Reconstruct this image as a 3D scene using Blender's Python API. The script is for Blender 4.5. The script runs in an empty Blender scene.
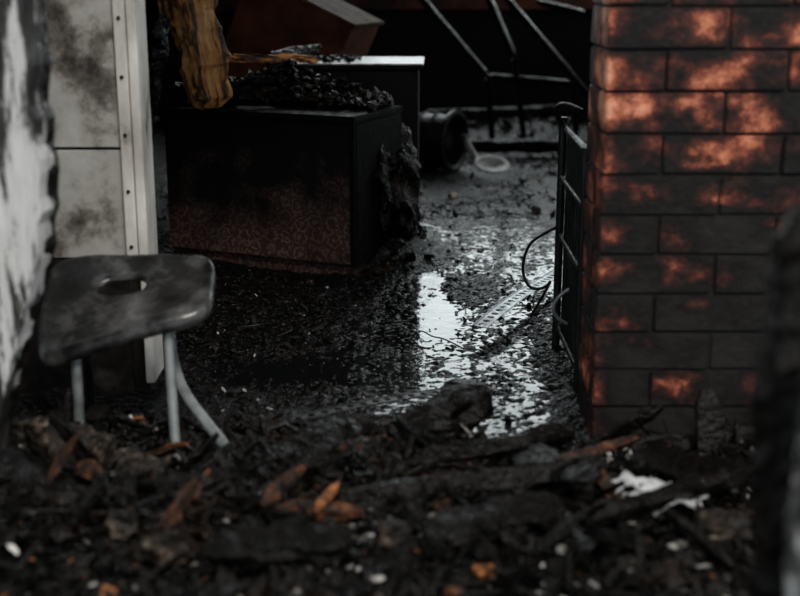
import bpy, bmesh, math, random
import numpy as np
from mathutils import Vector, Matrix, noise, Euler
random.seed(7); np.random.seed(7)
S=bpy.context.scene
C=S.collection

# ------------------------------------------------ materials
def mat(name, stops, scale=6.0, detail=8, rough=(0.4,0.7), bump=0.3, bscale=40, metal=0.0, stretch=(1,1,1), spec=0.5, bdist=0.01, nrough=0.6):
    m=bpy.data.materials.new(name); m.use_nodes=True
    N=m.node_tree.nodes; L=m.node_tree.links
    b=N['Principled BSDF']
    tc=N.new('ShaderNodeTexCoord'); mp=N.new('ShaderNodeMapping'); mp.inputs['Scale'].default_value=stretch
    L.new(tc.outputs['Object'],mp.inputs['Vector'])
    n=N.new('ShaderNodeTexNoise'); n.inputs['Scale'].default_value=scale; n.inputs['Detail'].default_value=detail; n.inputs['Roughness'].default_value=nrough
    L.new(mp.outputs[0],n.inputs['Vector'])
    r=N.new('ShaderNodeValToRGB'); cr=r.color_ramp
    cr.elements[0].position=stops[0][0]; cr.elements[0].color=(*stops[0][1],1)
    cr.elements[1].position=stops[-1][0]; cr.elements[1].color=(*stops[-1][1],1)
    for p,c in stops[1:-1]:
        e=cr.elements.new(p); e.color=(*c,1)
    L.new(n.outputs[0],r.inputs[0]); L.new(r.outputs[0],b.inputs['Base Color'])
    n2=N.new('ShaderNodeTexNoise'); n2.inputs['Scale'].default_value=bscale; n2.inputs['Detail'].default_value=6
    L.new(mp.outputs[0],n2.inputs['Vector'])
    mr=N.new('ShaderNodeMapRange'); mr.inputs[1].default_value=.3; mr.inputs[2].default_value=.7
    mr.inputs[3].default_value=rough[0]; mr.inputs[4].default_value=rough[1]
    L.new(n2.outputs[0],mr.inputs[0]); L.new(mr.outputs[0],b.inputs['Roughness'])
    bp=N.new('ShaderNodeBump'); bp.inputs['Strength'].default_value=bump; bp.inputs['Distance'].default_value=bdist
    L.new(n2.outputs[0],bp.inputs['Height']); L.new(bp.outputs[0],b.inputs['Normal'])
    b.inputs['Metallic'].default_value=metal
    b.inputs['Specular IOR Level'].default_value=spec
    m['noise']=n.name; m['ramp']=r.name
    return m
def height_bias(m,pts):
    """soot line by height: pts = list of (z, bias) added to the noise"""
    N=m.node_tree.nodes;L=m.node_tree.links
    tc=[q for q in N if q.type=='TEX_COORD'][0]; sx=N.new('ShaderNodeSeparateXYZ'); L.new(tc.outputs['Object'],sx.inputs[0])
    cv=N.new('ShaderNodeFloatCurve'); c=cv.mapping.curves[0]
    zs=[p[0]/2 for p in pts]; bs=[p[1]+.5 for p in pts]
    c.points[0].location=(zs[0],bs[0]); c.points[1].location=(zs[-1],bs[-1])
    for z,b in list(zip(zs,bs))[1:-1]: c.points.new(z,b)
    cv.mapping.update()
    h=N.new('ShaderNodeMath'); h.operation='MULTIPLY'; h.inputs[1].default_value=.5; L.new(sx.outputs[2],h.inputs[0]); L.new(h.outputs[0],cv.inputs['Value'])
    a=N.new('ShaderNodeMath'); a.operation='ADD'; L.new(cv.outputs[0],a.inputs[0]); L.new(N[m['noise']].outputs[0],a.inputs[1])
    s=N.new('ShaderNodeMath'); s.operation='SUBTRACT'; s.inputs[1].default_value=.5; L.new(a.outputs[0],s.inputs[0])
    L.new(s.outputs[0],N[m['ramp']].inputs[0])
M_char=mat('char',[(.3,(.0012,.001,.0009)),(.56,(.0038,.003,.0025)),(.76,(.026,.014,.008))],rough=(.10,.55),bump=1.0,bscale=60,spec=.16)
M_soot=mat('soot_wall',[(.3,(.006,.006,.006)),(.7,(.022,.019,.018))],scale=3,rough=(.6,.9),spec=.2)
M_ash=mat('ash',[(.3,(.004,.004,.004)),(.55,(.014,.012,.011)),(.75,(.07,.062,.054))],scale=9,rough=(.3,.8),bump=.5,spec=.2)
M_plaster=mat('plaster_bits',[(.35,(.04,.037,.032)),(.5,(.28,.26,.23)),(.65,(.66,.64,.61))],scale=30,rough=(.5,.8),bump=.4)
M_brickbit=mat('brick_bits',[(.38,(.006,.004,.003)),(.52,(.05,.019,.009)),(.68,(.30,.105,.04))],scale=22,rough=(.5,.8),bump=.4,spec=.3)
M_orange=mat('fresh_split_wood',[(.38,(.03,.012,.006)),(.60,(.5,.18,.06))],scale=30,rough=(.5,.8),bump=.4,spec=.3)
M_bed=mat('wet_debris',[(.3,(.001,.001,.001)),(.7,(.005,.005,.005))],scale=20,rough=(.12,.45),bump=1.0,bscale=48,bdist=.022,spec=.28)
M_metal=mat('burnt_metal',[(.35,(.012,.012,.012)),(.6,(.04,.04,.042)),(.8,(.13,.12,.12))],scale=7,rough=(.3,.6),bump=.1,metal=.7)
M_metal2=mat('scorched_metal',[(.35,(.015,.015,.015)),(.6,(.06,.06,.06)),(.8,(.2,.2,.2))],scale=14,rough=(.3,.6),bump=.1,metal=.6)
M_tube=mat('grey_tube',[(.3,(.08,.085,.09)),(.5,(.24,.26,.27)),(.75,(.40,.43,.44))],scale=9,rough=(.35,.6),bump=.1,metal=.3)
M_seat=mat('burnt_seat',[(.36,(.004,.004,.004)),(.48,(.016,.016,.016)),(.58,(.08,.08,.08)),(.72,(.24,.24,.24))],scale=6,rough=(.14,.42),bump=.15,bscale=22,metal=.35)
M_perf=mat('galv',[(.3,(.12,.13,.14)),(.7,(.45,.48,.49))],scale=12,rough=(.28,.45),bump=.1,metal=.85)
M_sill=mat('scorched_sill',[(.35,(.02,.008,.005)),(.55,(.16,.045,.022)),(.75,(.28,.09,.045))],scale=4,rough=(.4,.7),bump=.2)
M_redwood=mat('scorched_redwood',[(.35,(.03,.012,.008)),(.55,(.22,.066,.034)),(.75,(.38,.12,.06))],scale=4,rough=(.4,.7),bump=.2)
M_tan=mat('raw_edge',[(.3,(.04,.02,.012)),(.7,(.24,.12,.065))],scale=8,rough=(.6,.8),spec=.1)
M_unit=mat('burnt_board',[(.35,(.0015,.0015,.0015)),(.6,(.004,.004,.004)),(.8,(.012,.012,.012))],scale=5,rough=(.45,.8),bump=.3,bscale=30,spec=.12)
M_edge=mat('pale_edge',[(.35,(.04,.045,.048)),(.6,(.3,.33,.34))],scale=9,rough=(.25,.45),bump=.1)
M_white=mat('panel_white',[(.33,(.025,.021,.018)),(.40,(.14,.125,.11)),(.47,(.36,.35,.33)),(.7,(.60,.60,.58))],scale=3.2,rough=(.5,.75),bump=.15,bscale=20,nrough=.68)
M_trim=mat('trim_white',[(.32,(.03,.026,.022)),(.42,(.45,.43,.40)),(.7,(.85,.84,.81))],scale=6,rough=(.45,.7),bump=.1,stretch=(1,1,.5))
M_near=mat('streaked_plaster',[(.41,(.006,.006,.006)),(.47,(.06,.057,.053)),(.505,(.55,.55,.55)),(.8,(.9,.9,.9))],scale=8,rough=(.5,.8),bump=.3,bscale=15,stretch=(1.8,1,.26),nrough=.74)
height_bias(M_near,[(0,-.16),(.28,-.10),(.42,.0),(.6,.04),(.9,.04),(1.0,-.05),(1.3,-.06),(2,-.1)])
M_peel=mat('peeling_paint',[(.48,(.006,.006,.006)),(.54,(.06,.06,.06)),(.62,(.6,.6,.61))],scale=11,rough=(.3,.6),bump=.5,stretch=(1,1,.6),nrough=.7)
M_wood=mat('charred_log',[(.38,(.008,.005,.004)),(.45,(.12,.046,.015)),(.53,(.68,.29,.08)),(.70,(.98,.56,.22))],scale=16,rough=(.5,.8),bump=.8,bscale=40,stretch=(1.4,1.4,.16))
M_plasticw=mat('white_plastic',[(.35,(.2,.205,.21)),(.6,(.6,.61,.62))],scale=18,rough=(.3,.5),bump=.3,bscale=12)

def water_mat():
    m=bpy.data.materials.new('dirty_water'); m.use_nodes=True
    N=m.node_tree.nodes;L=m.node_tree.links;b=N['Principled BSDF']
    b.inputs['Base Color'].default_value=(.004,.0045,.005,1); b.inputs['Roughness'].default_value=.05
    b.inputs['Specular IOR Level'].default_value=.55
    n=N.new('ShaderNodeTexNoise'); n.inputs['Scale'].default_value=16; n.inputs['Detail'].default_value=4
    tc=N.new('ShaderNodeTexCoord'); L.new(tc.outputs['Object'],n.inputs['Vector'])
    bp=N.new('ShaderNodeBump'); bp.inputs['Strength'].default_value=.2; bp.inputs['Distance'].default_value=.01
    L.new(n.outputs[0],bp.inputs['Height']);L.new(bp.outputs[0],b.inputs['Normal'])
    return m
M_water=water_mat()
XB=.548
def brick_mat():
    m=bpy.data.materials.new('sooty_brick'); m.use_nodes=True
    N=m.node_tree.nodes;L=m.node_tree.links;b=N['Principled BSDF']
    tc=N.new('ShaderNodeTexCoord')
    at=N.new('ShaderNodeAttribute'); at.attribute_name='Rnd'
    sx=N.new('ShaderNodeSeparateXYZ'); L.new(tc.outputs['Object'],sx.inputs[0])
    def noi(sc,loc,scale,det,ro):
        mp=N.new('ShaderNodeMapping'); mp.inputs['Scale'].default_value=sc; mp.inputs['Location'].default_value=loc; L.new(tc.outputs['Object'],mp.inputs[0])
        n=N.new('ShaderNodeTexNoise'); n.inputs['Scale'].default_value=scale; n.inputs['Detail'].default_value=det; n.inputs['Roughness'].default_value=ro
        L.new(mp.outputs[0],n.inputs['Vector']); return n.outputs[0]
    def mth(op,a,v1,v2=None):
        q=N.new('ShaderNodeMath'); q.operation=op; L.new(a,q.inputs[0])
        if isinstance(v1,(int,float)): q.inputs[1].default_value=v1
        else: L.new(v1,q.inputs[1])
        if v2 is not None: q.inputs[2].default_value=v2
        return q.outputs[0]
    n1=noi((1,1,1.1),(3.3,0,1.7),8.0,10,.74)
    n3=noi((1,1,1.3),(8.3,0,4.7),4.6,3,.6)
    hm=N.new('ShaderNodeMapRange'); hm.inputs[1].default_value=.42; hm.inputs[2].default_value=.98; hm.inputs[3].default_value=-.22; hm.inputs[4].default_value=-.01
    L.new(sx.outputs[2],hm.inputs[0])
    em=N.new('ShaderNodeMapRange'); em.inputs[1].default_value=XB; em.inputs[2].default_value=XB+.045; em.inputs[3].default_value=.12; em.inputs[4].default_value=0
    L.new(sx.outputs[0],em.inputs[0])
    rs=mth('MULTIPLY_ADD',at.outputs['Fac'],.12,-.06)
    bandv=mth('MULTIPLY_ADD',n3,1.25,-.625)
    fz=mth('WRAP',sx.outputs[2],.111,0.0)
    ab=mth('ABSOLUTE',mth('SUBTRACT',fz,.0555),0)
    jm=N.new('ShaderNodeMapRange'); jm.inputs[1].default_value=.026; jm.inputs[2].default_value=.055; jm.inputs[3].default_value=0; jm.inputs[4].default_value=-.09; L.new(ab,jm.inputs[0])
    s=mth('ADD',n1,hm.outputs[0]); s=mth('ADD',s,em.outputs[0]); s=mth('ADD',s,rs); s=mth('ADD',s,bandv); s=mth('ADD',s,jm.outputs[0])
    r=N.new('ShaderNodeValToRGB'); cr=r.color_ramp
    cr.elements[0].position=.12; cr.elements[0].color=(.018,.0165,.016,1)
    cr.elements[1].position=.78; cr.elements[1].color=(.9,.45,.31,1)
    for p,c in [(.33,(.008,.007,.007)),(.43,(.034,.015,.013)),(.51,(.11,.030,.021)),(.58,(.32,.09,.052)),(.66,(.66,.23,.13))]:
        e=cr.elements.new(p); e.color=(*c,1)
    L.new(s,r.inputs[0]); L.new(r.outputs[0],b.inputs['Base Color'])
    n2=noi((1,1,1),(0,0,0),30,6,.5)
    bp=N.new('ShaderNodeBump'); bp.inputs['Strength'].default_value=.4; bp.inputs['Distance'].default_value=.01
    L.new(n2,bp.inputs['Height']);L.new(bp.outputs[0],b.inputs['Normal'])
    b.inputs['Roughness'].default_value=.55; b.inputs['Specular IOR Level'].default_value=.25
    return m
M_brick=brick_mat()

def chest_mat():
    m=bpy.data.materials.new('patterned_board'); m.use_nodes=True
    N=m.node_tree.nodes;L=m.node_tree.links;b=N['Principled BSDF']
    tc=N.new('ShaderNodeTexCoord'); sx=N.new('ShaderNodeSeparateXYZ'); L.new(tc.outputs['Object'],sx.inputs[0])
    v=N.new('ShaderNodeTexVoronoi'); v.inputs['Scale'].default_value=13; v.inputs['Randomness'].default_value=.5
    L.new(tc.outputs['Object'],v.inputs['Vector'])
    nn=N.new('ShaderNodeTexNoise'); nn.inputs['Scale'].default_value=60; L.new(tc.outputs['Object'],nn.inputs['Vector'])
    w=N.new('ShaderNodeMath'); w.operation='MULTIPLY'; w.inputs[1].default_value=20; L.new(v.outputs['Distance'],w.inputs[0])
    w2=N.new('ShaderNodeMath'); w2.operation='MULTIPLY_ADD'; w2.inputs[1].default_value=12; L.new(nn.outputs[0],w2.inputs[0]); L.new(w.outputs[0],w2.inputs[2])
    s=N.new('ShaderNodeMath'); s.operation='SINE'; L.new(w2.outputs[0],s.inputs[0])
    g=N.new('ShaderNodeMapRange'); g.inputs[1].default_value=.2; g.inputs[2].default_value=1; L.new(s.outputs[0],g.inputs[0])
    n=N.new('ShaderNodeTexNoise'); n.inputs['Scale'].default_value=5; n.inputs['Detail'].default_value=8; L.new(tc.outputs['Object'],n.inputs['Vector'])
    hm=N.new('ShaderNodeMapRange'); hm.inputs[1].default_value=.58; hm.inputs[2].default_value=.16; hm.inputs[3].default_value=-.35; hm.inputs[4].default_value=.08; L.new(sx.outputs[2],hm.inputs[0])
    a=N.new('ShaderNodeMath'); a.operation='ADD'; L.new(n.outputs[0],a.inputs[0]); L.new(hm.outputs[0],a.inputs[1])
    mk_=N.new('ShaderNodeMapRange'); mk_.inputs[1].default_value=.28; mk_.inputs[2].default_value=.64; L.new(a.outputs[0],mk_.inputs[0])
    c1=N.new('ShaderNodeMixRGB'); c1.inputs[1].default_value=(.065,.030,.024,1); c1.inputs[2].default_value=(.17,.12,.105,1); L.new(g.outputs[0],c1.inputs[0])
    c2=N.new('ShaderNodeMixRGB'); c2.inputs[1].default_value=(.005,.005,.005,1); L.new(c1.outputs[0],c2.inputs[2]); L.new(mk_.outputs[0],c2.inputs[0])
    L.new(c2.outputs[0],b.inputs['Base Color']); b.inputs['Roughness'].default_value=.6; b.inputs['Specular IOR Level'].default_value=.25
    bp=N.new('ShaderNodeBump'); bp.inputs['Strength'].default_value=.25; bp.inputs['Distance'].default_value=.01
    n2=N.new('ShaderNodeTexNoise'); n2.inputs['Scale'].default_value=45; L.new(tc.outputs['Object'],n2.inputs['Vector'])
    L.new(n2.outputs[0],bp.inputs['Height']);L.new(bp.outputs[0],b.inputs['Normal'])
    return m
M_chest=chest_mat()

# ------------------------------------------------ mesh helpers
def mk(name,v,f,m,smooth=False,parent=None):
    me=bpy.data.meshes.new(name); me.from_pydata([tuple(map(float,p)) for p in v],[],f); me.update()
    if smooth: me.polygons.foreach_set('use_smooth',[True]*len(me.polygons))
    me.materials.append(m)
    o=bpy.data.objects.new(name,me); C.objects.link(o)
    if parent: o.parent=parent
    return o
def empty(name,loc=(0,0,0),rz=0):
    o=bpy.data.objects.new(name,None); C.objects.link(o); o.location=loc; o.rotation_euler=(0,0,rz); o.empty_display_size=.1; return o
def box(name,lo,hi,m,parent=None,bevel=.004):
    bm=bmesh.new(); bmesh.ops.create_cube(bm,size=1)
    c=[(a+b)/2 for a,b in zip(lo,hi)]; s=[b-a for a,b in zip(lo,hi)]
    bmesh.ops.scale(bm,vec=s,verts=bm.verts)
    if bevel: bmesh.ops.bevel(bm,geom=bm.edges[:],offset=bevel,segments=2,affect='EDGES')
    me=bpy.data.meshes.new(name); bm.to_mesh(me); bm.free(); me.materials.append(m)
    me.transform(Matrix.Translation(c)); o=bpy.data.objects.new(name,me)
    C.objects.link(o)
    if parent: o.parent=parent
    return o
def tube(name,pts,r,m,parent=None,closed=False,smooth_pts=True):
    cu=bpy.data.curves.new(name,'CURVE'); cu.dimensions='3D'; cu.bevel_depth=r; cu.bevel_resolution=3; cu.use_fill_caps=True
    sp=cu.splines.new('NURBS' if smooth_pts and len(pts)>2 else 'POLY'); sp.points.add(len(pts)-1)
    for i,p in enumerate(pts): sp.points[i].co=(*p,1)
    if sp.type=='NURBS': sp.order_u=3; sp.use_endpoint_u=not closed
    sp.use_cyclic_u=closed
    o=bpy.data.objects.new(name,cu); C.objects.link(o)
    dg=bpy.context.evaluated_depsgraph_get(); me=bpy.data.meshes.new_from_object(o.evaluated_get(dg)); 
    bpy.data.objects.remove(o); me.name=name; me.materials.clear(); me.materials.append(m)
    me.polygons.foreach_set('use_smooth',[True]*len(me.polygons))
    o=bpy.data.objects.new(name,me); C.objects.link(o)
    if parent: o.parent=parent
    return o
def timber(name,p0,p1,w,t,m,seed=0,rough=.25,parent=None,roll=0,smooth=False,taper=0):
    p0=Vector(p0);p1=Vector(p1);d=(p1-p0);Ln=d.length;n=max(8,int(Ln/.02))
    q=d.to_track_quat('Z','Y').to_matrix().to_4x4()@Matrix.Rotation(roll,4,'Z')
    V=[];F=[];k=12
    for i in range(n+1):
        z=Ln*i/n
        e=1.0-.5*max(0,1-min(i,n-i)/2.0)
        e*=1-taper*(1-i/n)
        for j in range(k):
            a=2*math.pi*j/k
            cx=math.copysign(abs(math.cos(a))**.45,math.cos(a)); cy=math.copysign(abs(math.sin(a))**.45,math.sin(a))
            nn=noise.noise(Vector((cx*1.6+seed*7.3,cy*1.6,z*9)))+.5*noise.noise(Vector((cx*4+seed,cy*4,z*30)))
            s=(1+rough*nn)*e
            V.append(Vector((cx*w/2*s,cy*t/2*s,z)))
    for i in range(n):
        for j in range(k):
            F.append((i*k+j,i*k+(j+1)%k,(i+1)*k+(j+1)%k,(i+1)*k+j))
    F.append(tuple(range(k))[::-1]); F.append(tuple(n*k+j for j in range(k)))
    o=mk(name,V,F,m,smooth,parent)
    o.matrix_local=Matrix.Translation(p0)@q
    return o
bm=bmesh.new(); bmesh.ops.create_icosphere(bm,subdivisions=1,radius=1); ICO=np.array([v.co[:] for v in bm.verts]); ICOF=np.array([[v.index for v in f.verts] for f in bm.faces]); bm.free()
def chunks(name,items,m):
    Vs=[];Fs=[];o=0
    for (x,y,z,sx,sy,sz) in items:
        v=ICO*(1+.4*np.random.uniform(-1,1,(len(ICO),1)))
        v=np.clip(v,-.75,.75)*np.array([sx,sy,sz])
        R=np.array(Euler((random.uniform(-.8,.8),random.uniform(-.8,.8),random.uniform(0,6.3))).to_matrix())
        Vs.append(v@R.T+np.array([x,y,z])); Fs.append(ICOF+o); o+=len(ICO)
    return mk(name,np.concatenate(Vs),np.concatenate(Fs).tolist(),m)

# ------------------------------------------------ terrain
def sst(a,b,x):
    t=min(1,max(0,(x-a)/(b-a))); return t*t*(3-2*t)
HEAPS=[(-.10,5.80,.15,.32,.40),(-.95,3.15,.28,.16,.09),(-1.15,2.75,.3,.2,.12),(.90,3.0,.3,.18,.06),(-.20,2.85,.3,.2,.05),(-.55,2.98,.22,.16,-.045),
       (.12,3.02,.20,.10,.07),(-1.3,5.2,.3,.5,.10),(-.1,8.4,.4,.6,.12),(1.0,9.9,.6,.5,.14),(.2,10.2,.5,.4,.10),(-.62,2.55,.2,.12,.05),(.6,3.9,.08,.4,.05),(.30,5.05,.10,.22,.012)]
PUD=[(.145,4.62,.06,.23),(-.02,5.9,.06,.15),(-.42,3.92,.20,.17),(.12,5.2,.05,.14)]
WL=.007
def wet(x,y):
    xl=-.10+.06*math.sin(y*1.3)
    return sst(xl-.12,xl+.08,x)*sst(3.0,3.25,y)*(1-sst(.75,1.0,x))*(1-sst(9.2,10.0,y))
def bed(x,y):
    w=wet(x,y)
    n1=noise.noise(Vector((x*13,y*13,2))); n2=noise.noise(Vector((x*34,y*34,5))); n0=noise.noise(Vector((x*3,y*3,0)))
    hd=.017+.010*n0+.011*n1+.008*n2
    h=hd
    if w>0:
        n3=noise.noise(Vector((x*70,y*62,8))); n4=noise.noise(Vector((x*5,y*5,11)))
        far=1-.62*sst(4.8,7.5,y)
        hw=WL+(.0000+.003*n4+.0040*n1+.0070*n2+.0062*n3)*far
        h=hd*(1-w)+hw*w
    f=sst(3.45 if x<.2 else 3.25,2.35,y)
    if f>0: h+=f*.10*(1+.7*noise.noise(Vector((x*2.5,y*2.5,9))))+f*.02*noise.noise(Vector((x*15,y*15,3)))
    for hx,hy,a,b,kk in HEAPS:
        e=((x-hx)/a)**2+((y-hy)/b)**2
        if e<6: h+=kk*math.exp(-e)*(1+.35*noise.noise(Vector((x*9,y*9,4))))
    for hx,hy,a,b in PUD:
        e=((x-hx)/a)**2+((y-hy)/b)**2
        if e<5: h-=(.030 if w<.5 else .013)*math.exp(-e*.8)
    return h
xs=np.concatenate([np.linspace(-3,-1.4,30,endpoint=False),np.linspace(-1.4,-.3,100,endpoint=False),np.linspace(-.3,.8,210,endpoint=False),np.linspace(.8,1.35,50,endpoint=False),np.linspace(1.35,3,30)])
ys=np.concatenate([np.linspace(.3,2.2,40,endpoint=False),np.linspace(2.2,3.1,90,endpoint=False),np.linspace(3.1,6.5,550,endpoint=False),np.linspace(6.5,11.35,480)])
V=[(x,y,bed(x,y)) for y in ys for x in xs]; nx=len(xs)
F=[(j*nx+i,j*nx+i+1,(j+1)*nx+i+1,(j+1)*nx+i) for j in range(len(ys)-1) for i in range(nx-1)]
mk('floor_burnt_debris',V,F,M_bed,True)
box('floor',(-3.2,.2,-.15),(3.2,11.6,-.04),M_soot,bevel=0)
mk('water_puddle',[(-1.3,3.0,WL),(1.4,3.0,WL),(1.4,10.6,WL),(-1.3,10.6,WL)],[(0,1,2,3)],M_water)
box('ground',(-12,-8,-.3),(12,14,-.16),M_ash,bevel=0)

# ------------------------------------------------ room shell
HC=4.3; HW=4.1; WX=-1.5
bk=box('wall_back',(-3.2,11.5,0),(3.2,11.65,1.12),M_soot,bevel=0)
for nm,lo,hi in [('side_a',(-3.2,11.5,1.12),(WX,11.65,HC)),('side_b',(2.3,11.5,1.12),(3.2,11.65,HC)),('head',(WX,11.5,HW),(2.3,11.65,HC))]:
    box(nm,lo,hi,M_soot,bk,bevel=0)
w=empty('window_1')
box('sill',(WX-.1,11.36,1.0),(2.4,11.62,1.13),M_sill,w)
for i,x in enumerate((WX,-.5,.95,2.25)): box('stile_%d'%i,(x,11.5,1.13),(x+.05,11.56,HW),M_char,w)
box('transom',(WX,11.5,2.9),(2.3,11.56,2.95),M_char,w)
box('trim_1',(-3.1,11.4,.98),(WX-.11,11.5,1.16),M_sill)
box('wall_left',(-3.3,3.66,0),(-3.15,11.65,HC),M_soot,bevel=0)
wr=box('wall_right',(3.15,3.4,0),(3.3,11.65,1.1),M_soot,bevel=0)
for nm,lo,hi in [('a',(3.15,3.4,1.1),(3.3,7.6,HC)),('b',(3.15,10.8,1.1),(3.3,11.65,HC)),('c',(3.15,7.6,2.8),(3.3,10.8,HC))]: box(nm,lo,hi,M_soot,wr,bevel=0)
w2=empty('added_light_opening'); box('sill',(3.1,7.5,1.05),(3.32,10.9,1.12),M_sill,w2); box('stile',(3.2,9.2,1.1),(3.25,9.25,2.8),M_char,w2)  # unseen opening added in the right wall to light the back room
box('ceiling',(-3.3,3.5,HC),(3.3,11.7,HC+.1),M_soot,bevel=0)
box('wall_lintel',(-.77,3.45,2.3),(XB,3.7,HC),M_soot,bevel=0)

wp=box('wall_partition',(-3.2,3.68,-.02),(-.79,3.80,HC),M_soot,bevel=0)
box('panel_upper',(-3.0,3.655,.80),(-.838,3.679,3.4),M_white,wp,bevel=.003)
box('panel_lower',(-3.0,3.658,.46),(-.836,3.679,.792),M_white,wp,bevel=.003)
box('panel_scorched',(-3.0,3.660,0),(-.84,3.679,.455),M_ash,wp,bevel=.003)
box('bead_a',(-.833,3.635,.45),(-.800,3.68,3.4),M_trim,wp,bevel=.003)
box('bead_edge',(-.797,3.645,.06),(-.770,3.80,3.4),M_trim,wp,bevel=.003)
for i in range(14):
    z=.5+i*.17
    bm=bmesh.new(); bmesh.ops.create_uvsphere(bm,u_segments=8,v_segments=6,radius=.006); me=bpy.data.meshes.new('screw'); bm.to_mesh(me); bm.free(); me.materials.append(M_char)
    o=bpy.data.objects.new('screw_%d'%i,me); o.location=(-.817,3.634,z); o.parent=wp; C.objects.link(o)

def ragged(name,edge,xl,y0,y1,m):
    V=[];F=[];n=len(edge)
    for x,z in edge: V+= [(xl,y0,z),(x,y0,z),(x+.01,y1,z),(xl,y1,z)]
    for i in range(n-1):
        a=i*4;b=a+4
        for k in range(4): F.append((a+k,a+(k+1)%4,b+(k+1)%4,b+k))
    F.append((0,1,2,3)[::-1]); F.append(tuple(4*(n-1)+k for k in range(4)))
    return mk(name,V,F,m)
edge=[]
for i in range(90):
    z=2.6*i/89
    x=-.97+.172*sst(.08,.85,z)+.012*noise.noise(Vector((0,0,z*14)))+.008*noise.noise(Vector((5,0,z*40)))
    edge.append((x,z))
pe=ragged('wall_plaster_end',edge,-2.2,2.68,2.76,M_near)
ragged('scorched_core',[(x+.004+.010*noise.noise(Vector((3,0,z*25))),z) for x,z in edge],-2.2,2.72,2.78,M_char).parent=pe

# ------------------------------------------------ brick wall
BL,BH,G=.316,.104,.007
V=[];F=[];R=[]
def brick(x0,x1,y0,y1,z0,z1,rv):
    o=len(V)
    j=lambda:random.uniform(-.002,.002)
    dy=random.uniform(-.002,.002)
    bm=bmesh.new(); bmesh.ops.create_cube(bm,size=1)
    bmesh.ops.scale(bm,vec=(x1-x0,y1-y0,z1-z0),verts=bm.verts)
    for q in bm.verts: q.co+=Vector((j(),j()+dy,j()))
    bmesh.ops.bevel(bm,geom=bm.edges[:],offset=.004,segments=2,affect='EDGES')
    bm.verts.index_update()
    for q in bm.verts: V.append(tuple(q.co+Vector(((x0+x1)/2,(y0+y1)/2,(z0+z1)/2)))); R.append(rv)
    for f in bm.faces: F.append(tuple(o+q.index for q in f.verts))
    bm.free()
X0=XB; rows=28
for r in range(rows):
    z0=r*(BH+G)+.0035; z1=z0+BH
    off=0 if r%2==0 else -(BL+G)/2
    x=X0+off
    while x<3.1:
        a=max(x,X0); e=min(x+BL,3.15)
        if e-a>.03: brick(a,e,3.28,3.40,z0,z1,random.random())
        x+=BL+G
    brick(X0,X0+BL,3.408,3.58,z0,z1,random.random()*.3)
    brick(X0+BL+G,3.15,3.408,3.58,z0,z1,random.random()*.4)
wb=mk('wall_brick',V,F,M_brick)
at=wb.data.attributes.new('Rnd','FLOAT','POINT'); at.data.foreach_set('value',R)
box('mortar_core',(X0+.008,3.289,0),(3.14,3.572,3.1),M_soot,wb,bevel=0)

# ------------------------------------------------ metal gate beyond the pier
g=empty('metal_gate')
gx=.558
tube('post_near',[(gx,3.66,0),(gx,3.66,.80)],.012,M_metal,g)
tube('post_far',[(gx-.01,4.12,0),(gx-.01,4.12,.84)],.014,M_metal,g)
for i,z in enumerate((.10,.42,.62,.79)): tube('rail_%d'%i,[(gx,3.66,z),(gx-.01,4.12,z+.02)],.010,M_metal,g)
for i in range(7): tube('bar_%d'%i,[(gx+.003,3.72+i*.058,.1),(gx+.003,3.72+i*.058,.8)],.005,M_metal,g)
box('sheet',(gx+.006,3.67,.1),(gx+.012,4.11,.80),M_char,g,bevel=.001)
tube('handle',[(gx,4.10,.80),(gx-.05,4.10,.86),(gx-.02,4.02,.90),(gx+.02,3.9,.88)],.010,M_metal,g)
tube('latch',[(gx,3.9,.18),(gx-.05,3.9,.2),(gx-.05,3.9,.27),(gx,3.9,.3)],.006,M_tube,g)
tube('bent_wire',[(gx-.02,4.13,.46),(.51,4.3,.40),(.47,4.4,.34),(.45,4.42,.24),(.48,4.4,.17),(.54,4.38,.18),(.56,4.37,.22),(.52,4.36,.14),(.5,4.5,.04)],.0055,M_metal)
# ------------------------------------------------ stool
st=empty('metal_stool')
BLc=Vector((-.985,3.38,.522));BRc=Vector((-.533,3.38,.532));FLc=Vector((-.950,3.06,.322));FRc=Vector((-.515,3.12,.44))
def seatpt(u,v,dz=0):
    p=(FLc*(1-u)+FRc*u)*(1-v)+(BLc*(1-u)+BRc*u)*v
    sag=-.022*math.sin(math.pi*u)*math.sin(math.pi*v)+.012*math.sin(math.pi*u)*(1-v)
    return p+Vector((0,0,sag+dz+.006*noise.noise(p*11)))
V=[];F=[];k=56;rings=12
def outl(a,s=1):
    c,sn=math.cos(a),math.sin(a); e=.36
    return .5+.5*s*math.copysign(abs(c)**e,c), .5+.5*s*math.copysign(abs(sn)**e,sn)
for r in range(rings+1):
    t=r/rings
    for j in range(k):
        a=2*math.pi*j/k
        c_,s_=math.cos(a),math.sin(a)
        ui,vi=.47+.14*math.copysign(abs(c_)**.8,c_), .68+.095*s_
        uo,vo=outl(a)
        V.append(seatpt(ui*(1-t)+uo*t, vi*(1-t)+vo*t, -.008*(1-sst(0,.15,t))))
for s,dz in ((1.02,-.006),(1.035,-.018),(1.035,-.034)):
    for j in range(k):
        a=2*math.pi*j/k; u,v=outl(a,s); V.append(seatpt(u,v,dz))
for r in range(rings+3):
    for j in range(k): F.append((r*k+j,r*k+(j+1)%k,(r+1)*k+(j+1)%k,(r+1)*k+j))
seat=mk('seat',V,F,M_seat,True,st); md=seat.modifiers.new('s','SOLIDIFY'); md.thickness=.007; md.offset=-1
tube('leg_1',[(-.622,3.14,.43),(-.612,3.10,.2),(-.590,3.02,.0)],.0135,M_tube,st)
tube('leg_2',[(-.862,3.10,.345),(-.858,3.09,.2),(-.862,3.08,.05)],.0135,M_tube,st)
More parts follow.
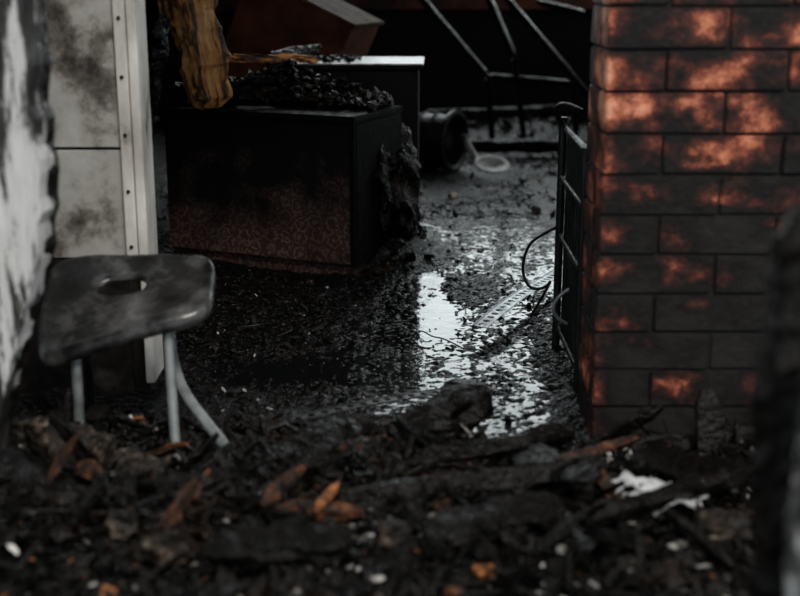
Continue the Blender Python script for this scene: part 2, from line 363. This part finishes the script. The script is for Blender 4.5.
tube('leg_3',[(-.645,3.34,.50),(-.652,3.33,.40),(-.645,3.28,.28),(-.60,3.18,.20),(-.525,3.08,.15),(-.455,2.98,.115),(-.440,2.92,.11),(-.445,2.86,.11),(-.460,2.74,.11)],.015,M_tube,st)
tube('leg_4',[(-.90,3.34,.50),(-.91,3.40,.25),(-.915,3.42,.05)],.0135,M_metal,st)
tube('brace_front',[(-.86,3.13,.335),(-.64,3.16,.405)],.009,M_metal,st)

# ------------------------------------------------ patterned chest (yawed)
rz=math.atan2(5.18-5.58,-.20+1.09)
ch=empty('patterned_chest',(-1.09,5.58,0),rz)
W=.985
box('body',(0.01,0.012,.07),(W-.01,.50,.690),M_chest,ch,bevel=.004)
box('top',(0,-.008,.692),(W,.51,.722),M_unit,ch,bevel=.006)
box('plinth',(.02,.03,0),(W-.02,.48,.068),M_chest,ch,bevel=.003)
box('front_rail',(.012,.002,.075),(W-.012,.012,.135),M_chest,ch,bevel=.003)
box('side_rail',(W-.012,.02,.07),(W-.002,.49,.69),M_unit,ch,bevel=.003)
box('corner_strip',(W-.028,-.002,.07),(W-.004,.02,.69),M_unit,ch,bevel=.004)
mk('wet_glare_patch',[(.42+.09*math.cos(a)*(1+.3*math.sin(3*a)),.12+.08*math.sin(a)*(1+.25*math.cos(5*a)),.7245) for a in np.linspace(0,6.28,24,endpoint=False)],[tuple(range(24))],M_edge,False,ch)  # wet spot on the chest top, sky glare painted in as pale colour
ut=empty('burnt_sideboard',(-.60,6.03,0),-.03)
W2=.70
box('body',(.012,.012,.06),(W2-.012,.50,.855),M_unit,ut,bevel=.004)
box('door_1',(.02,-.002,.10),(W2/2-.004,.011,.845),M_unit,ut)
box('door_2',(W2/2+.004,-.002,.10),(W2-.02,.011,.845),M_unit,ut)
box('top',(-.01,-.012,.857),(W2+.012,.52,.876),M_unit,ut)
box('top_edge',(-.01,-.02,.878),(W2+.014,.53,.886),M_edge,ut,bevel=.003)
for i,(a,b_) in enumerate(((.03,.03),(W2-.07,.03),(.03,.44),(W2-.07,.44))): box('foot_%d'%i,(a,b_,-.01),(a+.04,b_+.04,.06),M_unit,ut)
wd=empty('wooden_wardrobe',(-.90,7.7,0.0)); wd.rotation_euler=(0,.42,-.35)
box('carcass',(-.46,-.2,.10),(.26,.25,1.22),M_redwood,wd)
box('top_board',(-.48,-.22,1.22),(.28,.27,1.245),M_tan,wd)
box('door_panel',(-.43,-.215,.15),(-.12,-.20,1.17),M_redwood,wd); box('door_panel_b',(-.09,-.215,.15),(.23,-.20,1.17),M_redwood,wd)
timber('charred_log',(-.845,5.48,.725),(-1.02,5.64,1.75),.26,.18,M_wood,3,.38,taper=.35)
timber('splintered_stick',(-.80,5.72,.93),(-.40,6.08,.905),.045,.032,M_wood,5,.8)
timber('charred_lumber',(-1.08,5.75,.77),(-.62,5.80,.80),.09,.08,M_char,6,.5)
timber('charred_lumber',(-.86,5.6,.755),(-.5,5.9,.90),.07,.06,M_char,8,.5)
timber('charred_lumber',(-.66,6.1,.90),(-.42,6.55,.93),.05,.05,M_char,10,.5)
timber('charred_lumber',(-1.45,6.2,.02),(-1.05,6.0,1.6),.14,.1,M_char,9,.4)
bm=bmesh.new(); bmesh.ops.create_icosphere(bm,subdivisions=5,radius=1)
for v in bm.verts:
    p=v.co.copy(); n_=1+.30*noise.noise(p*2.2)+.16*noise.noise(p*6)+.08*noise.noise(p*16)
    v.co=Vector((p.x*.12*n_*(1.25-.35*p.z),p.y*.26*n_,p.z*.38*n_))
me=bpy.data.meshes.new('charred_upholstery'); bm.to_mesh(me); bm.free(); me.materials.append(M_char)
o=bpy.data.objects.new('charred_upholstery',me); o.location=(-.085,5.64,.34); o.rotation_euler=(.1,-.05,-.3); C.objects.link(o)

# ------------------------------------------------ far items
bu=empty('metal_bucket',(.24,8.2,.23),-.5)
V=[];F=[];k=28
prof=[(.0,-.2),(.15,-.2),(.165,-.19),(.165,-.17),(.15,-.16),(.15,-.10),(.162,-.09),(.15,-.08),(.15,0),(.162,.01),(.15,.02),(.15,.10),(.175,.12),(.18,.15),(.16,.155),(.14,.14),(.13,.05),(.06,.04),(.05,.1),(.0,.1)]
for rr,x in prof:
    for j in range(k): a=2*math.pi*j/k; V.append((x,rr*1.15*math.cos(a),rr*1.15*math.sin(a)))
for i in range(len(prof)-1):
    for j in range(k): F.append((i*k+j,i*k+(j+1)%k,(i+1)*k+(j+1)%k,(i+1)*k+j))
mk('shell',V,F,M_metal,False,bu)
def disc(name,loc,r,m,rot):
    V=[];F=[];k=28;pr=[(0,0),(r*.25,0),(r*.3,.01),(r*.6,.012),(r*.65,.02),(r*.95,.028),(r,.024),(r*.98,.016),(0,-.008)]
    for rr,z in pr:
        for j in range(k): a=2*math.pi*j/k; V.append((rr*math.cos(a),rr*math.sin(a),z))
    for i in range(len(pr)-1):
        for j in range(k): F.append((i*k+j,i*k+(j+1)%k,(i+1)*k+(j+1)%k,(i+1)*k+j))
    o=mk(name,V,F,m,True); o.location=loc; o.rotation_euler=rot; return o
disc('metal_plate',(.60,7.95,.085),.12,M_plasticw,(.35,.1,0))
tube('white_pipe',[(.42,8.3,.26),(.46,8.2,.18),(.53,8.05,.08)],.026,M_trim)
timber('charred_lumber',(.42,8.95,.09),(1.45,8.85,.10),.13,.09,M_char,12,.2)
timber('charred_lumber',(.2,9.9,.2),(1.3,10.1,.22),.12,.1,M_char,13,.2)
cf=empty('burnt_chair')
A=[((.12,9.45,1.18),(.66,9.3,.56)),((.64,9.5,1.20),(.86,9.4,.70)),((.74,9.5,1.20),(1.5,9.3,.34)),((1.05,9.6,1.10),(1.40,9.5,1.02)),((.66,9.3,.58),(.70,9.3,.08)),((.66,9.35,.56),(1.32,9.45,.50)),((1.32,9.45,.53),(1.36,9.45,.1)),((.86,9.4,.72),(.95,9.4,.1))]
for i,(a,b_) in enumerate(A): timber('bar_%d'%i,a,b_,.07,.05,M_ash if i==0 else M_char,20+i,.15,cf)

def strip(name,p0,p1,z,m,tilt=(0.05,-.02),wd_=.028):
    d=Vector((p1[0]-p0[0],p1[1]-p0[1],0)); Ln=d.length
    ps=empty(name,(p0[0],p0[1],z)); ps.rotation_euler=Euler((tilt[0],tilt[1],math.atan2(d.y,d.x)))
    nh=int(Ln/.042); st_=Ln/nh; V=[];F=[]
    zz=lambda x:.012*math.sin(x*5)
    for i in range(nh):
        x0=i*st_; cx=x0+st_/2; o=len(V); kk=16
        for j in range(kk):
            a=2*math.pi*j/kk; c,s=math.cos(a),math.sin(a); mxx=max(abs(c),abs(s)); X=cx+c/mxx*st_/2
            V.append((X,s/mxx*wd_,zz(X)))
        for j in range(kk):
            a=2*math.pi*j/kk; X=cx+math.cos(a)*.012; V.append((X,math.sin(a)*min(.014,wd_*.5),zz(X)))
        for j in range(kk): F.append((o+j,o+(j+1)%kk,o+kk+(j+1)%kk,o+kk+j))
    o=mk('web',V,F,m,False,ps); md=o.modifiers.new('s','SOLIDIFY'); md.thickness=.003
    V=[];F=[]
    for i in range(nh+1):
        x=i*st_; V+=[(x,wd_,zz(x)+.002),(x,wd_,zz(x)-.02),(x,wd_+.003,zz(x)-.02),(x,wd_+.003,zz(x)+.002)]
    for i in range(nh):
        for j in range(4): F.append((i*4+j,i*4+(j+1)%4,i*4+4+(j+1)%4,i*4+4+j))
    mk('flange',V,F,m,False,ps)
strip('perforated_strip',(.29,4.25),(.69,5.10),.07,M_perf)
strip('perforated_strip',(-.38,3.22),(.16,3.58),.075,M_metal2,(.1,.02),.016)

# ------------------------------------------------ foreground timbers
timber('charred_post',(.545,1.46,.0),(.575,1.66,.99),.12,.12,M_char,31,.45)
timber('peeling_post',(.512,1.42,0),(.545,1.50,.84),.045,.05,M_peel,32,.6)
timber('charred_plank',(.80,2.9,.05),(.79,2.98,.27),.075,.03,M_char,33,.2)
T=[((.05,2.98,.13),(.22,3.2,.20),.14,.09),((.0,2.85,.11),(.45,2.98,.15),.06,.05),((-.5,3.25,.06),(.15,3.3,.07),.04,.035),
   ((-.15,2.6,.13),(.5,2.75,.16),.05,.03),((-.8,2.5,.15),(-.4,2.65,.15),.06,.03),((.4,2.45,.15),(.8,2.7,.15),.05,.04),
   ((.6,2.95,.12),(1.1,3.05,.13),.05,.04),((-.12,3.12,.09),(.15,2.98,.16),.11,.06),((-.5,2.9,.10),(-.1,3.0,.12),.045,.03),
   ((-.35,2.72,.13),(-.12,3.0,.17),.10,.03),((.3,2.9,.13),(.45,2.62,.17),.09,.03),((-.95,2.55,.16),(-.72,2.6,.14),.10,.03),((.05,2.35,.17),(.35,2.45,.19),.09,.03),((-.4,2.3,.16),(-.1,2.28,.19),.09,.04),((.6,2.9,.12),(.8,2.65,.16),.10,.03)]
for i,(a,b_,w_,t_) in enumerate(T): timber('charred_timber',a,b_,w_,t_,M_char,40+i,.5,roll=i*.4 if i<9 else .3)
for i in range(46):
    x=random.uniform(-1.0,1.0); y=random.uniform(2.25,3.1); a=random.gauss(0,1.2); Lx=random.uniform(.06,.20)
    dx,dy=Lx*math.cos(a),Lx*math.sin(a)*.8
    if x+dx>1.2 or y+dy>3.1: continue
    timber('charred_timber',(x,y,bed(x,y)+.03),(x+dx,y+dy,bed(x+dx,y+dy)+random.uniform(.04,.15)),random.uniform(.012,.04),random.uniform(.01,.028),M_char if i%5 else M_brickbit,100+i,.7,roll=random.random()*3)
timber('brown_splinter',(.38,2.75,.17),(.60,2.90,.17),.022,.016,M_brickbit,60,.6)
timber('brown_splinter',(-.18,2.42,.19),(-.14,2.56,.19),.018,.014,M_orange,61,.5)
timber('pale_stick',(-.42,2.38,.17),(-.40,2.48,.20),.007,.007,M_ash,62,.3)
V=[];F=[];n=16
for j in range(n):
    for i in range(n):
        x=.51+.20*i/(n-1)+.012*random.uniform(-1,1); y=2.56+.17*j/(n-1)+.012*random.uniform(-1,1)
        V.append((x,y,bed(x,y)+.065+.028*noise.noise(Vector((x*18,y*18,1)))+.008*random.random()))
for j in range(n-1):
    for i in range(n-1):
        if .8*noise.noise(Vector((i*.3,j*.3,3)))+.9*math.hypot((i-7)/8,(j-7)/8)>.82: continue
        F.append((j*n+i,j*n+i+1,(j+1)*n+i+1,(j+1)*n+i))
o=mk('crumpled_plastic_sheet',V,F,M_plasticw); o.modifiers.new('s','SOLIDIFY').thickness=.002

def stone(name,loc,s,m,seed):
    bm=bmesh.new(); bmesh.ops.create_icosphere(bm,subdivisions=4,radius=1)
    for v in bm.verts:
        p=v.co.copy(); p=Vector([max(-.72,min(.72,c)) for c in p])
        v.co=Vector((p.x*s[0],p.y*s[1],p.z*s[2]))*(1+.3*noise.noise(p*2+Vector((seed,0,0)))+.14*noise.noise(p*7+Vector((seed,0,0))))
    me=bpy.data.meshes.new(name); bm.to_mesh(me); bm.free(); me.materials.append(m)
    o=bpy.data.objects.new(name,me); o.location=loc; o.rotation_euler=(random.uniform(-.3,.3),random.uniform(-.3,.3),random.uniform(0,3)); C.objects.link(o)
M_stone=mat('stone',[(.4,(.005,.0042,.0038)),(.52,(.02,.014,.010)),(.62,(.08,.056,.04)),(.72,(.45,.40,.34))],scale=20,rough=(.4,.7),bump=.6,spec=.3)
for i,(x,y,s) in enumerate([(-.82,2.88,.085),(-.70,2.90,.05),(-.60,2.74,.065),(-.60,2.45,.04),(.70,2.42,.06),(-.97,2.92,.07),(.98,2.9,.07),(-.02,2.4,.04),(-.50,2.36,.05),(.25,2.5,.045)]):
    stone('rubble_stone',(x,y,bed(x,y)+s*.5),(s*1.3,s,s*.9),M_stone,i*3)
for i,(x,y,s,m) in enumerate([(-.24,3.05,.04,M_brickbit),(.17,2.24,.026,M_orange),(-.14,2.5,.03,M_brickbit),(.10,2.6,.02,M_brickbit),(-.22,3.0,.024,M_orange),(-.13,2.46,.018,M_orange)]):
    stone('brick_fragment',(x,y,bed(x,y)+s*.9),(s*1.3,s,s*.6),m,i*5+50)

# ------------------------------------------------ scattered rubble
cz,sz_=math.cos(-rz),math.sin(-rz)
def blocked(x,y):
    if x>.50 and 3.20<y<3.66: return True
    if x<-.72 and 3.58<y<3.87: return True
    if x<-.72 and 2.56<y<2.84: return True
    lx=cz*(x+1.09)-sz_*(y-5.58); ly=sz_*(x+1.09)+cz*(y-5.58)
    if -.03<lx<W+.03 and -.05<ly<.54: return True
    if -.66<x<.15 and 5.95<y<6.6: return True
    return False
def scatter(n,xr,yr,smin,smax,pw=2.2,lift=.3,dens=None,el=1.0,fl=1.0):
    L=[]
    while len(L)<n:
        x=random.uniform(*xr); y=random.uniform(*yr)
        if blocked(x,y): continue
        if dens and random.random()>dens(x,y): continue
        s=smin+(smax-smin)*random.random()**pw
        L.append((x,y,bed(x,y)+s*lift,s*random.uniform(.7,1.9)*el,s*random.uniform(.45,1.1)/el**.5,s*random.uniform(.2,.8)*fl))
    return L
mid=lambda x,y: max(.03,1-wet(x,y)*.96)
edge_=lambda x,y: 1-.93*wet(x,y)*sst(3.05,3.2,y)
it=scatter(4200,(-1.4,1.4),(2.0,3.45),.005,.040,pw=2.6,lift=.6,fl=.8,dens=edge_)+scatter(2300,(-1.4,1.4),(2.0,3.3),.008,.026,el=2.8,lift=1.5,fl=.7,dens=edge_)+scatter(3600,(-1.5,.8),(3.4,6.2),.004,.018,dens=mid)+scatter(1300,(-1.5,2.5),(6,11.3),.012,.045,dens=mid)
it+=scatter(320,(-.2,.75),(3.4,7.5),.004,.013,lift=.2)
h2=[(random.gauss(-.08,.09),random.gauss(5.80,.22),s) for s in [random.uniform(.012,.04) for _ in range(420)]]
it+=[(x,y,bed(x,y)+s*.3,s*1.3,s,s*.6) for x,y,s in h2 if not blocked(x,y)]
cr_,sr_=math.cos(rz),math.sin(rz)
top=[]
for _ in range(620):
    lx=random.uniform(.02,W-.03); ly=random.uniform(.22,.5)
    hh=.15*math.exp(-((lx-.42)/.40)**2)*(ly-.15)/.35
    s=random.uniform(.008,.03)
    top.append((-1.09+lx*cr_-ly*sr_,5.58+lx*sr_+ly*cr_,.74+hh*random.random(),s,s*1.3,s*.7))
for _ in range(120):
    s=random.uniform(.006,.02); top.append((random.uniform(-.58,-.2),random.uniform(6.1,6.5),.895,s,s,s*.6))
chunks('charcoal_debris',it,M_char)
chunks('charcoal_pile',top,M_char)
chunks('ash_rubble',scatter(900,(-1.4,1.4),(2.0,3.4),.005,.028,lift=.8,dens=edge_)+scatter(250,(-1.5,.8),(3.4,6.2),.004,.012,dens=mid)+scatter(420,(-1.5,2.5),(6.7,11.3),.01,.035),M_ash)
right=lambda x,y: (.3+.7*sst(-.4,.3,x))*(.25+1.1*max(0,noise.noise(Vector((x*5,y*5,7)))+.2))
chunks('plaster_fragments',scatter(1700,(-1.2,1.3),(2.0,3.3),.002,.017,pw=3.3,lift=1.8,dens=right,fl=.6)+scatter(170,(-1.3,.8),(3.5,6.2),.003,.009,lift=.8)+scatter(200,(-.3,2.0),(7,11),.008,.03,lift=.8),M_plaster)
chunks('brick_crumbs',scatter(340,(-1.2,1.3),(2.0,3.3),.004,.022,lift=1.3)+scatter(30,(-1.2,.7),(3.5,6),.004,.011,lift=.7),M_brickbit)
for i in range(18):
    x=random.uniform(-.9,.8); y=random.uniform(2.4,3.2) if i<9 else random.uniform(3.8,6); P=[]
    a=random.uniform(0,6.3)
    for k_ in range(7):
        if blocked(x,y): break
        P.append((x,y,bed(x,y)+random.uniform(.01,.05))); a+=random.uniform(-.8,.8); x+=.07*math.cos(a); y+=.07*math.sin(a)
    if len(P)>3: tube('burnt_wire',P,.0025,M_metal)

# ------------------------------------------------ light : bright overcast sky ahead, darker sky behind the camera
wo=bpy.data.worlds.new('overcast'); S.world=wo; wo.use_nodes=True
N=wo.node_tree.nodes;L=wo.node_tree.links;bg=N['Background']
tc=N.new('ShaderNodeTexCoord'); sx=N.new('ShaderNodeSeparateXYZ'); L.new(tc.outputs['Generated'],sx.inputs[0])
r=N.new('ShaderNodeMapRange'); r.interpolation_type='SMOOTHSTEP'
r.inputs[1].default_value=.1; r.inputs[2].default_value=.9; r.inputs[3].default_value=.72; r.inputs[4].default_value=3.3
L.new(sx.outputs[1],r.inputs[0]); L.new(r.outputs[0],bg.inputs['Strength']); bg.inputs['Color'].default_value=(.85,.93,.945,1)
su=bpy.data.lights.new('soft_sun','SUN'); su.energy=1.9; su.angle=.35; su.color=(1,.92,.84)
so=bpy.data.objects.new('soft_sun',su); C.objects.link(so); so.rotation_euler=Euler((math.radians(42),0,math.radians(25)))

cd=bpy.data.cameras.new('camera'); co=bpy.data.objects.new('camera',cd); C.objects.link(co)
cd.sensor_width=36; cd.lens=55; co.location=(0,0,1.3); co.rotation_euler=(math.radians(90-14.8),0,0)
cd.dof.use_dof=True; cd.dof.focus_distance=4.6; cd.dof.aperture_fstop=1.8; cd.clip_start=.05
S.camera=co
S.view_settings.view_transform='Standard'
